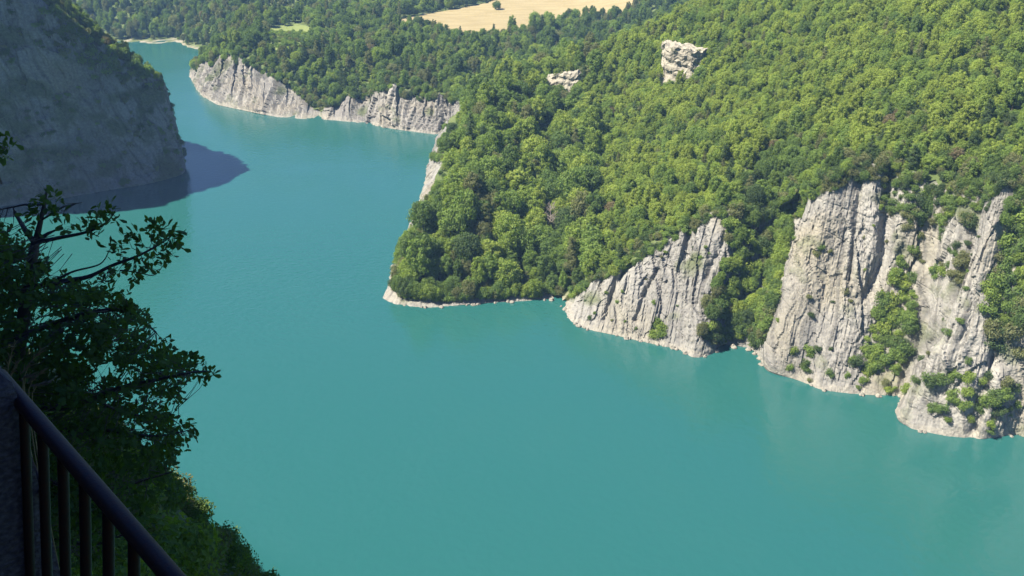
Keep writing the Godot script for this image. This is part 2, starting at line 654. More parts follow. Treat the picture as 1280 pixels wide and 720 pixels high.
# things that one can find in the picture, by which trees are told apart
func landmarks() -> void:
	var hill: Field = M.hill_field
	marks = [
		["the bare dead tree", sight(hill, 688, 292, 250, 640)], ["the ledged rock outcrop", sight(hill, 851, 98, 250, 640)], ["the white rock outcrop", sight(hill, 705, 116, 250, 640)],
		["the tip of the peninsula", W(480, 376)], ["the peninsula's front shore", W(560, 382)], ["the small bay beside the fluted cliff", W(690, 374)], ["the fluted rock wall of the peninsula", at_z(550, 215, 440)],
		["the middle of the fluted cliff", at_z(820, 370, 300)], ["the rim of the fluted cliff", at_z(850, 287, 312)], ["the mouth of the green gully", W(915, 444)], ["the head of the green gully", at_z(965, 262, 308)],
		["the tallest pale rock face", at_z(1040, 330, 275)], ["the top of the tallest rock face", at_z(1095, 206, 292)], ["the scrubby chute in the tall cliff", at_z(1110, 400, 265)], ["the rock spur at the waterline", at_z(1180, 520, 240)],
		["the narrow pale rib", at_z(1235, 320, 252)], ["the shaded bluff's edge", at_z(200, 100, 455)], ["the shaded bluff's crest", at_z(110, 40, 450)], ["the foot of the shaded bluff", W(150, 245)],
	]

var marks := []

func beside(p: Vector3) -> String:
	var best: Array = marks[0]
	for m in marks:
		if (m[1] as Vector3).distance_to(p) < (best[1] as Vector3).distance_to(p):
			best = m
	var d: Vector3 = p - best[1]
	var flat := Vector2(d.x, d.z).length()
	var far := "well " if flat > 45 else "just " if flat < 14 else ""
	return far + ("above " if d.y > 4 else "below " if d.y < -4 else "level with ") + str(best[0])

const ZONE := {
	"peninsula": ["on the wooded peninsula slope", "trees on the peninsula"],
	"hill": ["on the sunlit hillside above the cliffs", "trees on the sunlit hillside"],
	"gully": ["in the green gully between the cliffs", "trees in the cliff gully"],
	"face": ["clinging to the pale rock face", "shrubs on the rock faces"],
	"rim": ["along the cliff rim", "shrubs along the cliff rims"],
	"bluff": ["on top of the shaded bluff", "shrubs on the shaded bluff"],
	"far": ["around the distant promontory", "trees on the distant promontory"],
	"back": ["on the farthest hills", "trees on the farthest hills"],
}

func raise_forest(most: Dictionary) -> void:
	landmarks()
	singles.sort_custom(func(a, b): return a.far / a.size < b.far / b.size)
	var count := {}
	for rec in singles:
		var what: String = "shrub" if rec.form == "shrub" else "pine_tree" if rec.form == "pine" else "broadleaf_tree"
		var n: int = count.get(what, 0)
		if n >= most[what] or rec.zone in ["far", "back"]:
			mass(rec)
			continue
		count[what] = n + 1
		var o := Node3D.new()
		o.name = numbered(what)
		add_child(o, true)
		o.transform = rec.t
		var shape: String = {"round": "rounded", "tall": "tall", "pine": "narrow", "shrub": "small"}[rec.form]
		var sort: String = {"round": "broadleaf tree", "tall": "broadleaf tree", "pine": "pine tree", "shrub": "shrub"}[rec.form]
		var wide: String = "" if rec.form == "shrub" else "big " if rec.size > 1.15 else "small " if rec.size < 0.62 else ""
		var said_of := "%s%s %s %s %s" % [wide, shape, rec.tone, sort, beside(rec.t.origin)]
		tag(o, said_of, "shrub" if what == "shrub" else "tree", said_of.replace(sort, sort + "s"))
		put("trunk" if what != "shrub" else "stems", kinds[rec.k][1], M.bark, o)
		put("crown" if what != "shrub" else "foliage", kinds[rec.k][2], M["tone " + rec.tone], o)
	var said := {
		"peninsula": "dense mixed woodland covering the peninsula", "hill": "dense green woodland covering the hillside above the cliffs", "gully": "scrub filling the gullies between the cliffs",
		"face": "scattered tufts of scrub on the pale rock faces", "rim": "low scrub fringing the cliff rims", "bluff": "scrub covering the top of the shaded bluff",
		"far": "woodland covering the distant promontory around the straw field", "back": "blue-green woodland on the farthest hills across the water",
	}
	for zone in forest:
		var root := base(zone + "_woodland" if zone not in ["face", "rim", "gully", "bluff"] else zone + "_scrub", Vector3.ZERO)
		tag(root, said[zone], "woodland", "", "stuff")
		for k in forest[zone]:
			var list: Array = forest[zone][k]
			var mm := MultiMesh.new()
			mm.transform_format = MultiMesh.TRANSFORM_3D
			mm.use_colors = true
			mm.mesh = kinds[k][3]
			mm.instance_count = list[0].size()
			for i in list[0].size():
				mm.set_instance_transform(i, list[0][i])
				mm.set_instance_color(i, list[1][i])
			var o := MultiMeshInstance3D.new()
			o.multimesh = mm
			o.name = "foliage"
			root.add_child(o, true)
			o.set_meta("kind", "stuff")

# ------------------------------------------------------------------
func _ready() -> void:
	rng.seed = 20240611
	# --- camera
	var cam := Camera3D.new()
	cam.name = "camera"
	cam.fov = rad_to_deg(2.0 * atan(360.0 / LENS))
	cam.near = 0.05
	cam.far = 9000.0
	add_child(cam)
	cam.position = EYE
	cam.rotation.x = -pitch
	cam.current = true
	# --- sky, air and exposure
	var sky := ProceduralSkyMaterial.new()
	sky.sky_top_color = Color(0.10, 0.29, 0.74)
	sky.sky_horizon_color = Color(0.68, 0.85, 1.0)
	sky.sky_curve = 0.22
	sky.ground_bottom_color = Color(0.25, 0.38, 0.36)
	sky.ground_horizon_color = Color(0.62, 0.72, 0.78)
	sky.sun_angle_max = 20.0
	var env := Environment.new()
	env.background_mode = Environment.BG_SKY
	env.sky = Sky.new()
	env.sky.sky_material = sky
	env.background_energy_multiplier = 0.24
	env.tonemap_mode = Environment.TONE_MAPPER_LINEAR
	env.tonemap_exposure = 3.4
	env.fog_enabled = true
	env.fog_density = 0.00015
	env.fog_light_color = Color(0.58, 0.78, 1.0)
	env.sdfgi_enabled = true
	env.ssao_enabled = true
	env.ssil_enabled = true
	var world := WorldEnvironment.new()
	world.name = "world"
	world.environment = env
	add_child(world)
	# --- sun: from the left, a little ahead of the camera
	var sun := DirectionalLight3D.new()
	sun.name = "sun"
	sun.light_energy = 1.6
	sun.light_color = Color(1.0, 0.955, 0.87)
	sun.light_angular_distance = 0.5
	sun.shadow_enabled = true
	add_child(sun)
	sun.look_at_from_position(Vector3(-58, 84, 18), Vector3.ZERO)

	nz = {
		"big": noise(1, 0.02), "mid": noise(2, 0.10), "fine": noise(3, 0.45), "cell": noise(4, 0.16, FastNoiseLite.TYPE_CELLULAR), "fbm": noise(8, 0.22, FastNoiseLite.TYPE_SIMPLEX_SMOOTH, 4),
	}
	materials()
	grow_kinds()
	land()
	raise_forest({"broadleaf_tree": 300, "pine_tree": 70, "shrub": 260})
	foreground()

func W(px: float, py: float) -> Vector3:
	return on_water(px, py)

func land() -> void:
	# --- water
	var wp := PlaneMesh.new()
	wp.size = Vector2(6000, 6000)
	var lake := put("water", wp, M.water)
	lake.position = Vector3(0, 0, -1500)
	tag(lake, "milky turquoise lake winding between the cliffs", "lake", "", "structure")

	# --- the hill and peninsula across the water: coast as [foot, top]
	var off := func(px, py, dx, dz, y):
		var p := W(px, py)
		return [p, p + Vector3(dx, y, dz)]
	var to := func(fx, fy, tx, ty, z):
		return [W(fx, fy), at_z(tx, ty, z)]
	var nose := [
		off.call(600, 148, 6, 0, 14), off.call(566, 170, 6, -1, 15), off.call(547, 188, 5, -2, 15), off.call(538, 203, 8, -2, 17), off.call(531, 226, 17, -1, 21), off.call(523, 252, 18, 0, 19), off.call(514, 278, 10, 0, 12), off.call(505, 300, 8, 0, 9),
		off.call(495, 330, 5, 0, 7), off.call(485, 358, 4.5, -1, 5), off.call(477, 374, 4, -3, 3.0),
		off.call(500, 383, 1, -4, 2.2), off.call(540, 385, 0, -3, 1.7), off.call(580, 381, 0, -2.2, 1.3), off.call(620, 378, 0, -2.0, 1.1), off.call(660, 376, 0, -2.0, 1.0), off.call(694, 375, -1, -2.0, 1.0),
	]
	var crag := [
		to.call(694, 375, 694, 369, 331), to.call(704, 386, 708, 374, 322), to.call(713, 402, 735, 360, 313), to.call(735, 412, 765, 342, 310), to.call(775, 420, 800, 318, 310), to.call(815, 430, 850, 287, 310),
		to.call(850, 438, 890, 268, 308), to.call(866, 447, 915, 263, 306), to.call(900, 446, 945, 264, 308), to.call(932, 441, 972, 262, 308), to.call(952, 447, 990, 246, 301),
		to.call(962, 462, 1003, 233, 296), to.call(1000, 476, 1050, 213, 292), to.call(1026, 488, 1090, 206, 290), to.call(1075, 493, 1130, 216, 286), to.call(1125, 495, 1180, 234, 279),
		to.call(1120, 515, 1215, 240, 270), to.call(1138, 536, 1240, 229, 263), to.call(1180, 545, 1262, 222, 258), to.call(1225, 549, 1290, 228, 252), to.call(1270, 543, 1330, 230, 250),
		to.call(1300, 550, 1400, 220, 245), to.call(1400, 590, 1500, 200, 235), to.call(1520, 640, 1620, 190, 222),
	]
	var pts := []
	var poly := PackedVector2Array()
	var rimline := []
	for s in nose + crag.slice(1):
		pts.append(s[1])
		poly.append(Vector2(s[1].x, s[1].z))
	poly.append(Vector2(460, -240))
	poly.append(Vector2(460, -660))
	poly.append(Vector2(-12, -660))
	for a in [
		[560, 300, 345], [545, 235, 372], [560, 190, 410], [580, 145, 455], [600, 300, 345], [600, 220, 385], [600, 170, 430], [620, 125, 470], [640, 330, 340], [650, 250, 372], [660, 180, 425],
		[700, 300, 350], [700, 220, 400], [700, 150, 460], [690, 92, 512], [800, 250, 345], [800, 150, 430], [800, 55, 515], [760, 300, 330], [850, 220, 350], [880, 12, 515],
		[900, 200, 345], [900, 100, 430], [950, 150, 365], [1000, -35, 515], [1000, 80, 400], [1100, 100, 345], [1100, 0, 410], [1200, 140, 300], [1250, 100, 312], [1250, 0, 372], [1280, -60, 440], [1450, 60, 330], [1450, -40, 420],
	]:
		pts.append(at_z(a[0], a[1], a[2]))
	pts += [Vector3(10, 14, -590), Vector3(60, 18, -640), Vector3(160, 40, -640), Vector3(280, 70, -640), Vector3(450, 100, -600), Vector3(450, 95, -400)]
	var hill := Field.new()
	hill.fit(pts, [-60.0, 460.0, -660.0, -215.0], 3.0, 0.002)
	M.hill_field = hill
	terrain("hillside", hill, poly, "wooded hillside rising above the grey cliffs and the peninsula")

	var st := stations(nose, 0.6, 10)
	var n1: int = st[0].size() - 1
	var grey := Color(0.288, 0.288, 0.282)
	var dusk := Color(0.215, 0.213, 0.208)
	var ochre := Color(0.255, 0.243, 0.208)
	var cl := {}
	cl.nose = cliff("nose_cliff", "fluted pale rock wall along the water side of the peninsula", st, 0, n1, 34, {"light": grey, "dark": dusk, "warm": ochre, "field": hill, "amp": 0.75, "pale": 0.2, "side": 1.0})
	st = stations(crag, 0.38, 14)
	var L := func(a): return PackedVector2Array(a)
	var feats := [
		[L.call([Vector2(985, 255), Vector2(955, 330), Vector2(920, 400), Vector2(915, 445)]), 26.0, -6.0],
		[L.call([Vector2(945, 262), Vector2(905, 340), Vector2(885, 420)]), 16.0, -1.5],
		[L.call([Vector2(800, 318), Vector2(772, 350), Vector2(755, 400)]), 4.0, -2.6],
		[L.call([Vector2(822, 338), Vector2(806, 368), Vector2(795, 400)]), 4.0, -2.2],
		[L.call([Vector2(910, 268), Vector2(905, 300), Vector2(880, 350)]), 5.0, -1.6],
		[L.call([Vector2(862, 282), Vector2(855, 330)]), 4.0, -1.4],
		[L.call([Vector2(1045, 215), Vector2(1020, 300), Vector2(990, 400), Vector2(975, 450)]), 24.0, 3.0],
		[L.call([Vector2(1075, 225), Vector2(1068, 300), Vector2(1062, 350)]), 4.0, -2.0],
		[L.call([Vector2(1112, 210), Vector2(1108, 270), Vector2(1105, 320), Vector2(1085, 370)]), 9.0, -3.2],
		[L.call([Vector2(1130, 320), Vector2(1115, 390), Vector2(1085, 450)]), 20.0, -3.0],
		[L.call([Vector2(1225, 245), Vector2(1205, 330), Vector2(1175, 400), Vector2(1150, 440)]), 9.0, -3.6],
		[L.call([Vector2(1255, 225), Vector2(1235, 310), Vector2(1205, 390), Vector2(1190, 450)]), 13.0, 3.4],
		[L.call([Vector2(1262, 300), Vector2(1250, 380), Vector2(1245, 450)]), 16.0, -3.2],
		[L.call([Vector2(1175, 440), Vector2(1160, 480), Vector2(1135, 520)]), 14.0, 2.2],
		[L.call([Vector2(1245, 450), Vector2(1225, 500), Vector2(1215, 540)]), 8.0, -1.8],
		[L.call([Vector2(1150, 340), Vector2(1135, 420), Vector2(1120, 480)]), 9.0, 1.8],
	]
	# the fluted crag to the gully, then the tall faces
	var n2: int = st[0].size() - 1
	var cutting := 0
	for u in n2 + 1:
		if pix(st[0][u]).x < 934:
			cutting = u
	cl.crag = cliff("fluted_cliff", "grey fluted limestone slab leaning above the water beside a green gully", st, 0, cutting, 130, {"light": grey, "dark": dusk, "warm": ochre, "field": hill, "amp": 0.7, "shear": 0.34, "ribs": 1.1, "feats": feats, "bare": 1.15, "side": 1.0})
	cl.wall = cliff("tall_cliff", "tall pale limestone faces with ribs, gullies and patches of scrub", st, cutting, n2, 190, {"light": Color(0.300, 0.296, 0.284), "dark": Color(0.222, 0.219, 0.213), "warm": Color(0.270, 0.254, 0.215), "field": hill, "amp": 0.72, "shear": 0.12, "ribs": 0.4, "feats": feats, "bare": 0.95, "side": 1.0, "s0": 400.0})

	# --- woodland on that hill
	var bare := [PackedVector2Array([Vector2(830, 62), Vector2(874, 62), Vector2(874, 108), Vector2(830, 110)]), PackedVector2Array([Vector2(676, 274), Vector2(700, 274), Vector2(700, 296), Vector2(676, 296)]), PackedVector2Array([Vector2(684, 92), Vector2(726, 92), Vector2(726, 118), Vector2(684, 118)])]
	var inner := Geometry2D.offset_polygon(poly, -2.0)[0]
	var on_hill := func(p: Vector3) -> bool:
		if not Geometry2D.is_point_in_polygon(Vector2(p.x, p.z), inner):
			return false
		var q := pix(p + Vector3(0, 2, 0))
		for b in bare:
			if Geometry2D.is_point_in_polygon(q, b):
				return false
		return true
	var west := func(p: Vector3) -> bool: return on_hill.call(p) and pix(p).x < 745 and (pix(p).y > 205 or pix(p).x > 545 + (205 - pix(p).y) * 0.60) and (pix(p).y < 205 or pix(p).y > 366 or pix(p).x > (572.0 - (pix(p).y - 205) * 0.45 if pix(p).y < 290 else 557.0 - (pix(p).y - 205) * 0.349))
	var east := func(p: Vector3) -> bool: return on_hill.call(p) and pix(p).x >= 745
	var size1 := func(p: Vector3) -> float: return 1.05 if -p.z < 400 else 0.85
	var size2 := func(p: Vector3) -> float: return 0.52
	var b1 := func(p: Vector3) -> float: return 0.12
	var b2 := func(p: Vector3) -> float: return 0.62 if pix(p).y < 165 or pix(p).x < 930 else 0.62 - 0.012 * minf(pix(p).y - 165.0, 60.0)
	bare.append(PackedVector2Array([Vector2(525, 209), Vector2(568, 209), Vector2(563, 236), Vector2(545, 272), Vector2(520, 300), Vector2(500, 320)]))
	print("peninsula ", scatter(hill, "peninsula", [-60.0, 200.0, -640.0, -300.0], 4.0, west, size1, b1, 0.10))
	print("hill ", scatter(hill, "hill", [0.0, 330.0, -640.0, -225.0], 2.65, east, size2, b2, 0.07))
	var under := func(f: Field, zone: String, b: Array, gap: float, ok: Callable) -> void:
		var z: float = b[2]
		while z < b[3]:
			var x: float = b[0]
			while x < b[1]:
				var p := Vector3(x + rng.randf_range(-0.5, 0.5) * gap, 0, z + rng.randf_range(-0.5, 0.5) * gap)
				x += gap
				p.y = f.at(p.x, p.z)
				if p.y > 0.6 and ok.call(p):
					plant(zone, p, "shrub", tone_at(p, -0.1), rng.randf_range(0.7, 1.5), false)
			z += gap
	under.call(hill, "peninsula", [-60.0, 60.0, -480.0, -300.0], 2.6, func(p): return pix(p).x < 745 and (pix(p).y > 205 or pix(p).x > 540 + (205 - pix(p).y) * 0.60) and Geometry2D.is_point_in_polygon(Vector2(p.x, p.z), poly))
	under.call(hill, "hill", [20.0, 240.0, -470.0, -225.0], 2.6, func(p): return pix(p).x >= 745 and Geometry2D.is_point_in_polygon(Vector2(p.x, p.z), poly))
	outcrop(hill, 851, 80, 48, 36, "ledged pale rock outcrop standing out of the woodland with a dark overhang", 31)
	outcrop(hill, 705, 104, 40, 20, "smooth white rock outcrop in the woodland above the peninsula", 32)
	on_rock(cl)

	var rock := boulder_mesh()
	for g in [cl.crag, cl.wall, cl.nose]:
		for k in 26 if g != cl.nose else 40:
			var u := rng.randi_range(0, g.nu - 1)
			var p: Vector3 = g.v[u * int(g.rows) + 2]
			var q := pix(p)
			if q.x < 470 or q.x > 1278 or p.z < -400:
				continue
			var o := put("boulder", rock, M.rock)
			o.position = Vector3(p.x, 0.05, p.z) + Vector3(rng.randf_range(-0.8, 0.3), 0, rng.randf_range(0.0, 0.9))
			var e := rng.randf_range(0.35, 1.0)
			o.scale = Vector3(e * rng.randf_range(0.8, 1.4), e * rng.randf_range(0.5, 0.9), e)
			o.rotation.y = rng.randf() * TAU
			var at_foot: String = "fluted cliff" if g == cl.crag else "tall pale cliff" if g == cl.wall else "wooded peninsula"
			tag(o, "%s pale boulder at the waterline below the %s" % ["large" if e > 0.75 else "small" if e < 0.5 else "middling", at_foot], "boulder", "boulders at the foot of the " + at_foot)

	# --- the distant promontory
	var head := [
		off.call(310, 62, 3, 0, 3), off.call(285, 67, 3, 0, 4), off.call(262, 76, 3, 1, 4), off.call(246, 84, 3, 1, 4), off.call(237, 91, 4, 0, 5), to.call(240, 101, 246, 89, 688), to.call(250, 119, 262, 74, 655), to.call(272, 131, 285, 68, 650), to.call(300, 137, 300, 70, 640), to.call(325, 142, 330, 86, 625), to.call(350, 147, 358, 102, 612),
		to.call(375, 149, 380, 124, 598), to.call(395, 149, 397, 137, 590), to.call(412, 150, 412, 134, 585), to.call(435, 152, 437, 122, 590), to.call(470, 158, 470, 115, 580), to.call(505, 163, 505, 114, 570),
		to.call(535, 167, 540, 116, 562), to.call(565, 170, 570, 124, 555), to.call(600, 173, 612, 128, 550),
	]
	pts = []
	poly = PackedVector2Array()
	for s in head:
		pts.append(s[1])
		poly.append(Vector2(s[1].x, s[1].z))
	poly.append(Vector2(20, -560))
	poly.append(Vector2(420, -640))
	poly.append(Vector2(420, -1180))
	poly.append(Vector2(-225, -1180))
	poly.append(Vector2(-225, -850))
	for a in [
		[300, 50, 670], [340, 66, 640], [350, 40, 730], [400, 95, 612], [420, 60, 670], [420, 20, 780], [470, 80, 620], [500, 40, 720], [560, 20, 800], [560, 80, 625], [600, 60, 680], [640, 36, 740], [680, 14, 820], [700, -8, 880],
		[620, 4, 850], [760, 2, 830], [700, 60, 700], [800, 30, 760], [880, -10, 800], [1000, -60, 850], [1200, -60, 850], [520, -10, 920], [420, -20, 940], [640, -50, 1000], [300, 26, 760], [272, 66, 690],
	]:
		pts.append(at_z(a[0], a[1], a[2]))
	pts += [Vector3(-200, 30, -1150), Vector3(0, 55, -1150), Vector3(300, 70, -1150), Vector3(100, 22, -660), Vector3(-222, 8, -850)]
	var cape := Field.new()
	cape.fit(pts, [-345.0, 420.0, -1180.0, -545.0], 5.0, 0.002)
	terrain("promontory", cape, poly, "distant wooded promontory with pale cliffs at its foot")
	st = stations(head, 0.8, 5)
	cl.head = cliff("promontory_cliff", "distant pale ribbed cliffs standing along the foot of the promontory", st, 0, st[0].size() - 1, 40, {"light": Color(0.300, 0.293, 0.275), "dark": Color(0.20, 0.196, 0.19), "warm": Color(0.26, 0.242, 0.205), "field": cape, "amp": 1.5, "jag": 1.6, "shear": -0.35, "ribs": 1.1, "bare": 0.8, "side": 1.0,
		"feats": [[L.call([Vector2(365, 110), Vector2(362, 147)]), 3.0, -2.5], [L.call([Vector2(397, 120), Vector2(397, 150)]), 6.0, -3.0], [L.call([Vector2(290, 70), Vector2(270, 125)]), 4.0, -2.0], [L.call([Vector2(553, 118), Vector2(551, 168)]), 3.0, -2.5], [L.call([Vector2(478, 112), Vector2(482, 158)]), 3.0, 2.0]]})
	var whole := PackedVector2Array([Vector2(-200, -50), Vector2(1500, -50), Vector2(1500, 700), Vector2(-200, 700)])
	scrub_on(cl.head, "rim", whole, 260, 0.35, 0.7, "round", -0.2)
	scrub_on(cl.head, "rim", whole, 160, 0.9, 1.8, "shrub", -0.2)
	var px_poly := func(f: Field, a: Array, near: float, far: float) -> PackedVector2Array:
		var r := PackedVector2Array()
		for q in a:
			var p := sight(f, q[0], q[1], near, far)
			r.append(Vector2(p.x, p.z))
		return r
	var straw: PackedVector2Array = px_poly.call(cape, [[490, 29], [528, 18], [575, 11], [610, 4], [650, -12], [700, -24], [800, -24], [800, 14], [740, 22], [690, 31], [650, 39], [620, 46], [590, 53], [575, 49], [555, 40], [525, 36]], 560.0, 1150.0)
	var mead: PackedVector2Array = px_poly.call(cape, [[331, 41], [345, 34], [372, 31], [394, 35], [399, 56], [378, 67], [338, 67]], 560.0, 1150.0)
	sheet("straw_field", cape, straw, 0.5, 1.2, Color(0.215, 0.178, 0.094), Color(0.27, 0.228, 0.128), "mown straw-coloured field sloping above the distant woodland")
	sheet("meadow", cape, mead, 0.5, 1.0, Color(0.12, 0.155, 0.05), Color(0.16, 0.195, 0.068), "small bright green meadow among the trees of the promontory")
	under.call(cape, "far", [-345.0, 60.0, -720.0, -548.0], 3.2, func(p): return Geometry2D.is_point_in_polygon(Vector2(p.x, p.z), poly))
	var inner2 := Geometry2D.offset_polygon(poly, -2.5)[0]
	var on_cape := func(p: Vector3) -> bool:
		var q := Vector2(p.x, p.z)
		return Geometry2D.is_point_in_polygon(q, inner2) and not Geometry2D.is_point_in_polygon(q, straw) and not Geometry2D.is_point_in_polygon(q, mead)
	var size3 := func(p: Vector3) -> float: return 0.72
	var b3 := func(p: Vector3) -> float: return -0.06
	print("far ", scatter(cape, "far", [-330.0, 420.0, -1150.0, -548.0], 4.6, on_cape, size3, b3, 0.14, false))
	var lone := sight(cape, 621, 13, 560.0, 1150.0)
	var lt := base("field_tree", lone - Vector3(0, 0.2, 0))
	tag(lt, "lone dark green tree standing in the straw-coloured field", "tree")
	lt.scale = Vector3.ONE * 1.0
	put("trunk", kinds[1][1], M.bark, lt)
	put("crown", kinds[1][2], M["tone deep green"], lt)

	# --- the farthest hills
	pts = []
	for a in [[60, 51], [110, 52], [165, 53], [200, 54], [231, 55], [232, 58], [246, 61], [262, 64], [300, 66]]:
		pts.append(W(a[0], a[1]))
	for a in [
		[200, 34, 850], [150, 24, 860], [200, 0, 895], [262, 14, 935], [100, 0, 890], [200, -60, 960], [60, -40, 930], [265, 24, 832], [300, 5, 862], [330, -10, 885], [400, -30, 910], [300, 44, 805], [450, -40, 1000], [300, -40, 1010], [250, -60, 1050], [500, -80, 1100],
	]:
		pts.append(at_z(a[0], a[1], a[2]))
	for a in [[110, 50, 838], [165, 50.5, 838], [200, 51, 838], [230, 52, 834], [248, 57, 808], [264, 60, 800]]:
		pts.append(at_z(a[0], a[1] - 7.0, a[2]))
	for x in [-500, -420, -340, -260, -190]:
		pts.append(Vector3(x, -7, -765))
	pts += [Vector3(-600, 30, -900), Vector3(-600, 80, -1150), Vector3(-300, 75, -1250), Vector3(-600, -5, -800)]
	var back := Field.new()
	back.fit(pts, [-640.0, -60.0, -1260.0, -760.0], 5.0, 0.002)
	terrain("distant_hill", back, PackedVector2Array(), "farthest wooded hills where the lake bends out of sight")
	var size4 := func(p: Vector3) -> float: return 0.74
	var b4 := func(p: Vector3) -> float: return -0.24
	var on_back := func(p: Vector3) -> bool: return p.y > 0.5 and not (Geometry2D.is_point_in_polygon(Vector2(p.x, p.z), inner2) and cape.at(p.x, p.z) > p.y)
	print("back ", scatter(back, "back", [-560.0, -60.0, -1250.0, -790.0], 4.8, on_back, size4, b4, 0.2, false))

	# --- the shaded bluff
	var bluff := [
		to.call(-260, 300, -260, -190, 390), to.call(-120, 276, -120, -110, 411), to.call(0, 258, 0, -38, 429), to.call(70, 249, 70, 16, 438), to.call(130, 239, 120, 54, 448), to.call(180, 231, 165, 84, 457), to.call(215, 223, 196, 99, 466),
		to.call(229, 218, 206, 103, 471), to.call(232, 212, 208, 108, 479), to.call(230, 202, 204, 118, 491), to.call(212, 188, 188, 134, 513), to.call(180, 172, 150, 140, 537), to.call(120, 160, 60, 120, 565), to.call(0, 150, 0, 100, 590),
	]
	pts = []
	poly = PackedVector2Array()
	for s in bluff:
		pts.append(s[1])
		poly.append(Vector2(s[1].x, s[1].z))
	poly.append(Vector2(-480, -640))
	poly.append(Vector2(-480, -420))
	for a in [[95, 22, 480], [150, 72, 484], [186, 102, 488], [20, -40, 486], [-100, -120, 474], [60, 50, 530]]:
		pts.append(at_z(a[0], a[1], a[2]))
	pts += [Vector3(-480, 140, -440), Vector3(-480, 60, -600)]
	var head_land := Field.new()
	head_land.fit(pts, [-480.0, -140.0, -640.0, -380.0], 4.0, 0.002)
	terrain("bluff_top", head_land, poly, "scrubby top of the shaded bluff")
	st = stations(bluff, 0.8, 8)
	cl.bluff = cliff("shaded_cliff", "dark blue-grey cliff in shade dropping straight into the lake", st, 0, st[0].size() - 1, 110, {"light": grey, "dark": dusk, "warm": ochre, "field": head_land, "amp": 0.9, "shear": 0.5, "ribs": 0.3, "bare": 0.15, "band": false, "side": 1.0})
	var inner3 := Geometry2D.offset_polygon(poly, -1.0)[0]
	var on_bluff := func(p: Vector3) -> bool: return Geometry2D.is_point_in_polygon(Vector2(p.x, p.z), inner3)
	var size5 := func(p: Vector3) -> float: return 0.5
	var b5 := func(p: Vector3) -> float: return -0.1
	print("bluff ", scatter(head_land, "bluff", [-480.0, -140.0, -640.0, -385.0], 3.0, on_bluff, size5, b5, 0.1))
	scrub_on(cl.bluff, "bluff", PackedVector2Array([Vector2(60, 10), Vector2(120, 48), Vector2(170, 84), Vector2(205, 100), Vector2(205, 112), Vector2(150, 100), Vector2(90, 80), Vector2(40, 30)]), 90, 1.0, 2.0)
	scrub_on(cl.bluff, "bluff", PackedVector2Array([Vector2(0, 0), Vector2(230, 100), Vector2(230, 230), Vector2(0, 260)]), 330, 0.6, 1.6, "shrub", -0.4)

	# --- the bank below the viewpoint and the mountainside to its left, which keeps the viewpoint in shade
	pts = [
		Vector3(0, 147.2, 0), Vector3(6, 147, 6), Vector3(-8, 147.5, 4), Vector3(0, 143, -5), Vector3(5, 128, -12), Vector3(-6, 139, -10), Vector3(-8.5, 128, -22), Vector3(4, 114, -22), Vector3(-14, 112.5, -40), Vector3(1, 94, -40), Vector3(-19.5, 97.5, -60), Vector3(-4, 72, -60),
		Vector3(-36.5, 87, -90), Vector3(-21, 48, -90), Vector3(-55, 58, -130), Vector3(-45, 20, -130), Vector3(-79, 18, -180), Vector3(-95, -4, -215), Vector3(-60, -5, -170), Vector3(-30, -5, -140), Vector3(-5, 12, -110), Vector3(0, -5, -130), Vector3(40, -5, -110), Vector3(40, 60, -40), Vector3(40, 130, 0), Vector3(40, 146, 20),
		Vector3(-24, 150, -14), Vector3(-34, 138, -44), Vector3(-56, 172, -37), Vector3(-45, 114, -70), Vector3(-70, 98, -98), Vector3(-52, 96, -92),
		Vector3(-30, 182, 0), Vector3(-60, 232, -6), Vector3(-100, 290, 2), Vector3(-160, 345, 15), Vector3(-260, 395, 15), Vector3(-130, 150, -64), Vector3(-200, 205, -72), Vector3(-75, 122, -58), Vector3(-100, 138, -66), Vector3(-100, 290, 30), Vector3(-60, 232, 30), Vector3(-125, 140, -100), Vector3(-200, 215, -110), Vector3(-300, 260, -120),
		Vector3(-120, 90, -140), Vector3(-200, 120, -170), Vector3(-300, 150, -180), Vector3(-150, 30, -200), Vector3(-160, -4, -240), Vector3(-260, 20, -240), Vector3(-340, 30, -250), Vector3(-200, -4, -262), Vector3(-340, 300, 60), Vector3(-100, 280, 110), Vector3(0, 150, 110), Vector3(40, 150, 110),
	]
	var bank := Field.new()
	bank.fit(pts, [-360.0, 60.0, -264.0, 120.0], 3.0, 0.001)
	# the terrace is cut into it
	for j in bank.nzz:
		for i in bank.nx:
			var x := bank.x0 + i * 3.0
			var z := bank.z0 + j * 3.0
			if absf(x) < 9 and z > -4 and z < 12:
				bank.h[j * bank.nx + i] = minf(bank.h[j * bank.nx + i], 147.3)
	terrain("mountainside", bank, PackedVector2Array(), "steep dark bank falling from the viewpoint to the water")
	M.bank_field = bank

func boulder_mesh() -> ArrayMesh:
	var v := PackedVector3Array()
	var c := PackedColorArray()
	var idx := PackedInt32Array()
	for j in 8:
		for i in 12:
			var a := TAU * i / 12.0
			var t := PI * j / 7.0
			var d := Vector3(sin(t) * cos(a), cos(t), sin(t) * sin(a))
			v.append(d * (1.0 + 0.35 * nz.cell.get_noise_3dv(d * 5.0) + 0.2 * nz.mid.get_noise_3dv(d * 9.0)))
			c.append(Color(0.28, 0.268, 0.24))
	for j in 7:
		for i in 12:
			var a := j * 12 + i
			var b := j * 12 + (i + 1) % 12
			idx.append_array([a, b, a + 12, b, b + 12, a + 12])
	return array_mesh(v, idx, c)

